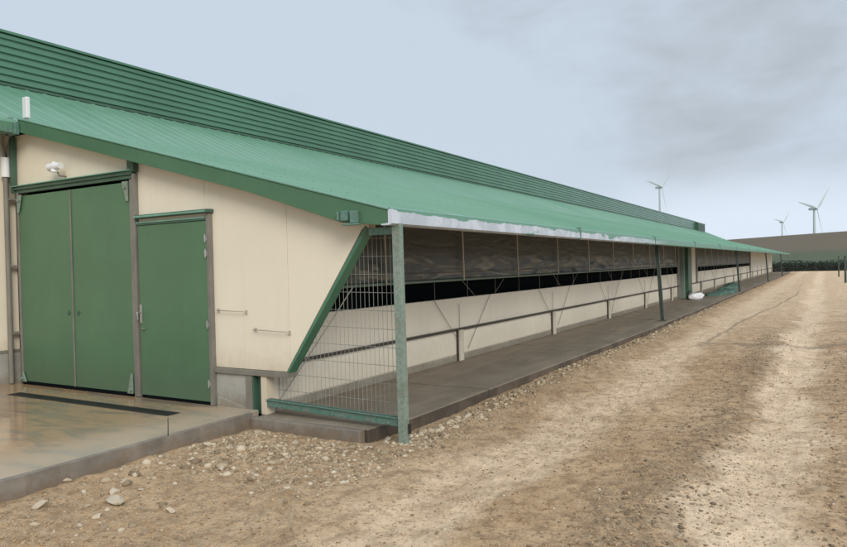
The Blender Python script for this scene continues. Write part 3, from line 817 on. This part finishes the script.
extra = [(.33, -2.44, .04), (.41, -2.12, .04), (.66, -2.62, .03), (.98, -2.75, .045), (1.03, -2.92, .035), (.72, -2.20, .03), (.2, -2.05, .03), (.12, -1.53, .035), (.25, -1.3, .025), (.08, -1.15, .03),
         (.5, -1.75, .03), (.9, -2.0, .028), (1.1, -1.2, .035), (.7, -1.1, .03), (1.25, -.9, .035), (1.5, -.5, .045), (1.62, -.3, .05), (1.72, -.12, .05), (1.6, .1, .05), (1.74, .28, .05), (2.02, .8, .045), (1.95, 1.25, .05), (2.0, 1.9, .055), (2.06, 2.3, .04), (1.98, 2.9, .045), (2.1, 3.6, .045)]
for i, (x, y, s) in enumerate(extra):
    tag(stone(x, y, s, i + 50), 'small angular pale stone lying in the dirt near the edge of the concrete', 'stone', 'small pale stones along the concrete edge')
# a few dark clods at the right
for i, (x, y, s, lab) in enumerate([(5.48, .19, .06, 'dark clod of earth at the right edge of the track, nearest the camera'), (4.55, 1.2, .045, 'dark clod of earth on the ridge between the wheel tracks'), (.05, -1.86, .05, 'dark earth clod against the side of the apron kerb'), (3.25, 1.0, .035, 'small dark clod in the left wheel track')]):
    tag(stone(x, y, s, i + 90, .4, 'gravel_dark'), lab, 'clod')

def gravel(name, n, mat, sampler, smin, smax, seed):
    rg = np.random.default_rng(seed)
    bm = bmesh.new(); bmesh.ops.create_icosphere(bm, subdivisions=1, radius=1)
    T = np.array([v.co[:] for v in bm.verts]); F = np.array([[v.index for v in f.verts] for f in bm.faces]); bm.free()
    x, y = sampler(rg, n)
    z = ground_z(x, y)
    s = smin * (smax / smin) ** (rg.random(n) ** 2.2)
    V = np.repeat(T[None], n, 0) * (1 + (.28 if smax < .04 else .2) * rg.standard_normal((n, len(T), 1)).clip(-1.2, 1.2))
    V *= (s[:, None] * rg.uniform(.6, 1.3, (n, 3)) * np.array([1, 1, .6]))[:, None, :]
    an = rg.uniform(0, 6.28, n); ca, sa = np.cos(an)[:, None], np.sin(an)[:, None]
    VX = V[..., 0] * ca - V[..., 1] * sa; VY = V[..., 0] * sa + V[..., 1] * ca
    V = np.stack([VX + x[:, None], VY + y[:, None], V[..., 2] + (z + s * .12)[:, None]], -1)
    F = (F[None] + (np.arange(n) * len(T))[:, None, None]).reshape(-1, 3)
    me = bpy.data.meshes.new(name)
    me.vertices.add(n * len(T)); me.vertices.foreach_set('co', V.ravel())
    me.loops.add(F.size); me.loops.foreach_set('vertex_index', F.ravel().astype(np.int32))
    me.polygons.add(len(F)); me.polygons.foreach_set('loop_start', np.arange(0, F.size, 3)); me.polygons.foreach_set('loop_total', np.full(len(F), 3))
    me.update(calc_edges=True); me.materials.append(M[mat])
    o = bpy.data.objects.new(name, me); COL.objects.link(o); return o
def s_edge(rg, n):
    k = n // 3
    y = np.concatenate([-.1 + 24 * rg.random(n - k) ** 2.0, rg.normal(-.75, .5, k)])
    x = np.concatenate([1.78 + np.abs(rg.normal(0, .25, n - k)) + .1 * ss(y[:n - k], 4, 12), rg.uniform(0.02, 2.2, k)])
    bad = (y > -.24) & (x < 1.72); y[bad] = -.3 - .6 * rg.random(bad.sum()); return x, y
o = gravel('gravel', 5200, 'gravel', s_edge, .007, .034, 1); tag(o, 'pale crushed stone heaped along the slab edge and before the mesh fence', 'gravel', kind='stuff')
def s_all(rg, n):
    y = -3.4 + 22 * rg.random(n) ** 1.8; x = rg.uniform(-.0, 7.5, n)
    bad = (x < 2.0) & (y > -.25); x[bad] = rg.uniform(2.0, 7.5, bad.sum()); x = np.maximum(x, .03); return x, y
o = gravel('gravel', 9000, 'gravel', s_all, .004, .016, 2); tag(o, 'fine loose gravel scattered over the dirt yard', 'gravel', kind='stuff')
def s_chunk(rg, n):
    k = n // 3
    y = np.concatenate([.3 + 20 * rg.random(n - k) ** 1.6, rg.normal(-1.1, .7, k)])
    x = np.concatenate([1.80 + np.abs(rg.normal(0, .12, n - k)) + .1 * ss(y[:n - k], 4, 12), rg.uniform(.05, 2.0, k)])
    bad = (y > -.26) & (x < 1.76); y[bad] = -.32 - .9 * rg.random(bad.sum()); return x, y
o = gravel('rubble', 420, 'gravel', s_chunk, .022, .062, 11); tag(o, 'broken limestone rubble banked against the side of the veranda slab', 'rubble', kind='stuff')
def s_near(rg, n):
    y = -3.3 + 11 * rg.random(n) ** 1.9; x = rg.uniform(.05, 6.8, n)
    bad = (x < 2.0) & (y > -.25); x[bad] = rg.uniform(2.0, 6.8, bad.sum()); return x, y
o = gravel('dirt_crumbs', 30000, 'crumb', s_near, .003, .013, 6); tag(o, 'loose brown crumbs of earth over the dirt yard', 'dirt crumbs', kind='stuff')
def s_dark(rg, n):
    y = -2.2 + 14 * rg.random(n) ** 1.8; k = rg.random(n) < .55
    x = np.where(k, rg.normal(4.5, .22, n), 5.5 + np.abs(rg.normal(0, .6, n))); return x, y
o = gravel('gravel', 5200, 'gravel_dark', s_dark, .005, .021, 4); tag(o, 'dark coarse gravel on the ridge between the tracks and along the right side', 'gravel', kind='stuff')

# ------------------------------------------------------------------ right-hand fence posts, hedge
proto = empty('fence_post', (6.51, 64.3, 0))
b = MB(); b.tube([(0, 0, -.2), (0, 0, 1.78)], .055, 8); b.build('shaft', M['post'], proto)
b = MB(); b.box(-.07, .07, -.07, .07, 1.78, 1.82); b.build('cap', M['post'], proto)
tag(proto, 'slim dark fence post standing farther down the right side of the track', 'post', 'dark posts on the right of the track')
c = copy_tree(proto); c.location = (6.66, 48.0, 0); c.scale = (1.25, 1.25, 1)
tag(c, 'thicker dark fence post nearest the right edge of the photo', 'post')

hd = empty('hedge', (20, 97, 0)); tag(hd, 'low dark hedge running across the far end of the yard', 'hedge')
rg = random.Random(5); vs = []; fs = []
for i in range(9000):
    x = rg.uniform(-24, 75); t = rg.random(); z = t * (1.42 + .22 * mnoise.noise(Vector((x * .35, 0, 0))) + .12 * mnoise.noise(Vector((x * 1.7, 2, 0))))
    y = 97 + rg.uniform(-.75, .75) * (1 - .5 * t); s = rg.uniform(.08, .2)
    n = Vector((rg.uniform(-1, 1), rg.uniform(-1, .3), rg.uniform(-.3, 1))).normalized(); u = n.cross(Vector((0, 0, 1))).normalized() * s; w = n.cross(u).normalized() * s * .7
    c0 = Vector((x - 20, y - 97, z)); k = len(vs); vs += [c0 - u, c0 - w, c0 + u, c0 + w]; fs.append((k, k + 1, k + 2, k + 3))
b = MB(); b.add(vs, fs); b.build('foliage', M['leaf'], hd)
b = MB()
for x in np.arange(-42, 54, 1.4):
    b.tube([(x, 0, -.1), (x + rg.uniform(-.1, .1), rg.uniform(-.1, .1), .9)], .05, 5, .02)
b.box(-43, 55, -.18, .18, -.1, 1.1)
b.build('stems', M['leaf'], hd)

# ------------------------------------------------------------------ wind turbines
def turbine(x, y, hub, blade, label, ax=(.83, -.55, 0)):
    z0 = float(ground_z(x, y)) - 3
    t = empty('wind_turbine', (x, y, z0)); tag(t, label, 'wind turbine', 'wind turbines on the hill behind the barn')
    H = hub - z0; k = blade / 45
    # rotor axis: to the picture's right and a little towards the camera
    ax = Vector(ax).normalized(); side = Vector((-ax.y, ax.x, 0)); up = Vector((0, 0, 1))
    b = MB(); b.tube([(0, 0, 0), (0, 0, H * .5), (0, 0, H - 1.5 * k)], 2.5 * k, 16, 1.5 * k); b.build('tower', M['turb'], t)
    Rm = Matrix((ax, side, up)).transposed().to_4x4()
    b = MB(); b.prism([(-8.0 * k, -1.6 * k), (3.0 * k, -1.7 * k), (3.6 * k, 0), (3.0 * k, 1.8 * k), (-7.2 * k, 2.2 * k), (-8.2 * k, .8 * k)], 'y', -1.8 * k, 1.8 * k)
    b.v = [tuple(Rm @ Vector(v) + Vector((0, 0, H))) for v in b.v]; b.build('nacelle', M['turb'], t, bevel=.3 * k)
    b = MB(); b.tube([(3.6 * k, 0, 0), (4.6 * k, 0, 0), (5.8 * k, 0, 0), (6.6 * k, 0, 0)], 1.7 * k, 14, .5 * k)
    b.v = [tuple(Rm @ Vector(v) + Vector((0, 0, H))) for v in b.v]; b.build('hub', M['turb'], t)
    for th in (-42, -162, -282):
        b = MB(); secs = [(0, 1.3, 1.3), (.06, 1.4, 1.2), (.2, 2.9, .8), (.5, 2.0, .5), (.8, 1.3, .3), (1, .4, .12)]
        vs = []
        for f_, c, w in secs:
            r = f_ * blade
            for (u_, v_) in ((-.35 * c, 0), (0, w * .5), (.65 * c, 0), (0, -w * .5)):
                vs.append((4.9 * k + v_ * 1.4 * k + u_ * .35 * k, u_ * 1.3 * k, r))
        fs = [(i * 4 + j, i * 4 + (j + 1) % 4, i * 4 + 4 + (j + 1) % 4, i * 4 + 4 + j) for i in range(len(secs) - 1) for j in range(4)] + [(0, 1, 2, 3), (23, 22, 21, 20)]
        b.add(vs, fs)
        q = Matrix.Rotation(R(th), 4, 'X')
        b.v = [tuple(Rm @ (q @ Vector(v)) + Vector((0, 0, H))) for v in b.v]; b.build('blade', M['turb'], t)
turbine(-163.2, 838.1, 89.5, 29, 'wind turbine rising directly behind the green barn roof, leftmost of three', (.91, -.41, 0))
turbine(-85.0, 1878.7, 89.7, 36, 'smallest and most distant wind turbine, middle of three')
turbine(-11.2, 1417.3, 89.5, 52, 'largest wind turbine, above the hill at the right of the photo')

# ------------------------------------------------------------------ sky and light
W = bpy.data.worlds.new('World'); S.world = W; W.use_nodes = True
nt = W.node_tree; nt.nodes.clear()
N = lambda t: nt.nodes.new(t)
SUN_EL, SUN_AZ = 30, 130      # high, behind the camera; azimuth clockwise from +Y
tc = N('ShaderNodeTexCoord'); sky = N('ShaderNodeTexSky'); sky.sky_type = 'NISHITA'; sky.sun_disc = False
sky.sun_elevation = R(SUN_EL); sky.sun_rotation = R(SUN_AZ); sky.dust_density = 3; sky.air_density = 1.2
bg1 = N('ShaderNodeBackground'); bg1.inputs[1].default_value = .05; nt.links.new(sky.outputs[0], bg1.inputs[0])
sp = N('ShaderNodeSeparateXYZ'); nt.links.new(tc.outputs['Generated'], sp.inputs[0])
def mp(scale, loc=(0, 0, 0)):
    m = N('ShaderNodeMapping'); m.inputs['Scale'].default_value = scale; m.inputs['Location'].default_value = loc; nt.links.new(tc.outputs['Generated'], m.inputs[0]); return m.outputs[0]
def ns(scale, vec, det=5, ro=.55, dist=0):
    n = N('ShaderNodeTexNoise'); n.inputs['Scale'].default_value = scale; n.inputs['Detail'].default_value = det; n.inputs['Roughness'].default_value = ro; n.inputs['Distortion'].default_value = dist
    nt.links.new(vec, n.inputs['Vector']); return n.outputs['Fac']
def mth(op, a, b=None):
    x = N('ShaderNodeMath'); x.operation = op
    for i, q in enumerate((a, b)):
        if q is None: continue
        if isinstance(q, (int, float)): x.inputs[i].default_value = q
        else: nt.links.new(q, x.inputs[i])
    return x.outputs[0]
def sms(v, a, b):
    x = N('ShaderNodeMapRange'); x.interpolation_type = 'SMOOTHSTEP'; x.inputs['From Min'].default_value = a; x.inputs['From Max'].default_value = b
    nt.links.new(v, x.inputs['Value']); return x.outputs['Result']
def mixc(f, a, b):
    x = N('ShaderNodeMix'); x.data_type = 'RGBA'
    if isinstance(f, (int, float)): x.inputs[0].default_value = f
    else: nt.links.new(f, x.inputs[0])
    for i, q in ((6, a), (7, b)):
        if isinstance(q, tuple): x.inputs[i].default_value = (*q, 1)
        else: nt.links.new(q, x.inputs[i])
    return x.outputs[2]
c1 = ns(1.6, mp((1, 1, 2.0), (.3, .1, .4)), 5, .5, .3)
c2 = ns(4.2, mp((1, 1, 2.0), (2.3, .7, 0)), 5, .55, .4)
c3 = ns(9, mp((1, 1, 2.4), (1, 4, 2)), 6, .6, .5)
cl = mth('ADD', mth('ADD', mth('MULTIPLY', c1, .55), mth('MULTIPLY', c2, .33)), mth('MULTIPLY', c3, .12))
lr = mth('MULTIPLY', sms(sp.outputs[0], -.15, -.75), .10)
cl = mth('ADD', cl, lr)
base = mixc(sms(cl, .40, .60), (.47, .525, .58), (.62, .71, .82))
# brighter gap low over the horizon
low = sms(mth('ADD', sp.outputs[2], mth('MULTIPLY', mth('SUBTRACT', c1, .5), .22)), .15, .06)
base = mixc(mth('MULTIPLY', low, .95), base, (.80, .90, 1.02))
# overcast brightening towards the zenith (outside the picture)
zen = sms(sp.outputs[2], .42, .95)
gain = mth('ADD', 1.0, mth('MULTIPLY', zen, 1.1))
bg2 = N('ShaderNodeBackground'); nt.links.new(base, bg2.inputs[0]); nt.links.new(gain, bg2.inputs[1])
ad = N('ShaderNodeMixShader'); ad.inputs[0].default_value = .93
nt.links.new(bg1.outputs[0], ad.inputs[1]); nt.links.new(bg2.outputs[0], ad.inputs[2])
ow = N('ShaderNodeOutputWorld'); nt.links.new(ad.outputs[0], ow.inputs[0])

sd = bpy.data.lights.new('sun', 'SUN'); sd.energy = 2.1; sd.angle = R(28); sd.color = (1, .94, .84)
so = bpy.data.objects.new('sun', sd); COL.objects.link(so)
az = R(SUN_AZ); el = R(SUN_EL)
dirv = Vector((math.sin(az) * math.cos(el), math.cos(az) * math.cos(el), math.sin(el)))
so.rotation_euler = dirv.to_track_quat('Z', 'Y').to_euler()

# ------------------------------------------------------------------ camera
cx, cy, cz, yaw, pitch, roll, f = 5.5374, -5.776, 1.75, .5321, -.0092, -.0245, 683.56
cd = bpy.data.cameras.new('camera'); co_ = bpy.data.objects.new('camera', cd); COL.objects.link(co_)
fw = Vector((-math.sin(yaw) * math.cos(pitch), math.cos(yaw) * math.cos(pitch), math.sin(pitch)))
r = Vector((math.cos(yaw), math.sin(yaw), 0)); u = r.cross(fw)
r2 = r * math.cos(roll) + u * math.sin(roll); u2 = -r * math.sin(roll) + u * math.cos(roll)
m = Matrix((r2, u2, -fw)).transposed().to_4x4(); m.translation = (cx, cy, cz); co_.matrix_world = m
cd.sensor_fit = 'HORIZONTAL'; cd.sensor_width = 36; cd.lens = f / 847 * 36; cd.clip_start = .05; cd.clip_end = 12000
S.camera = co_
S.view_settings.view_transform = 'Standard'; S.view_settings.look = 'None'; S.view_settings.exposure = 0
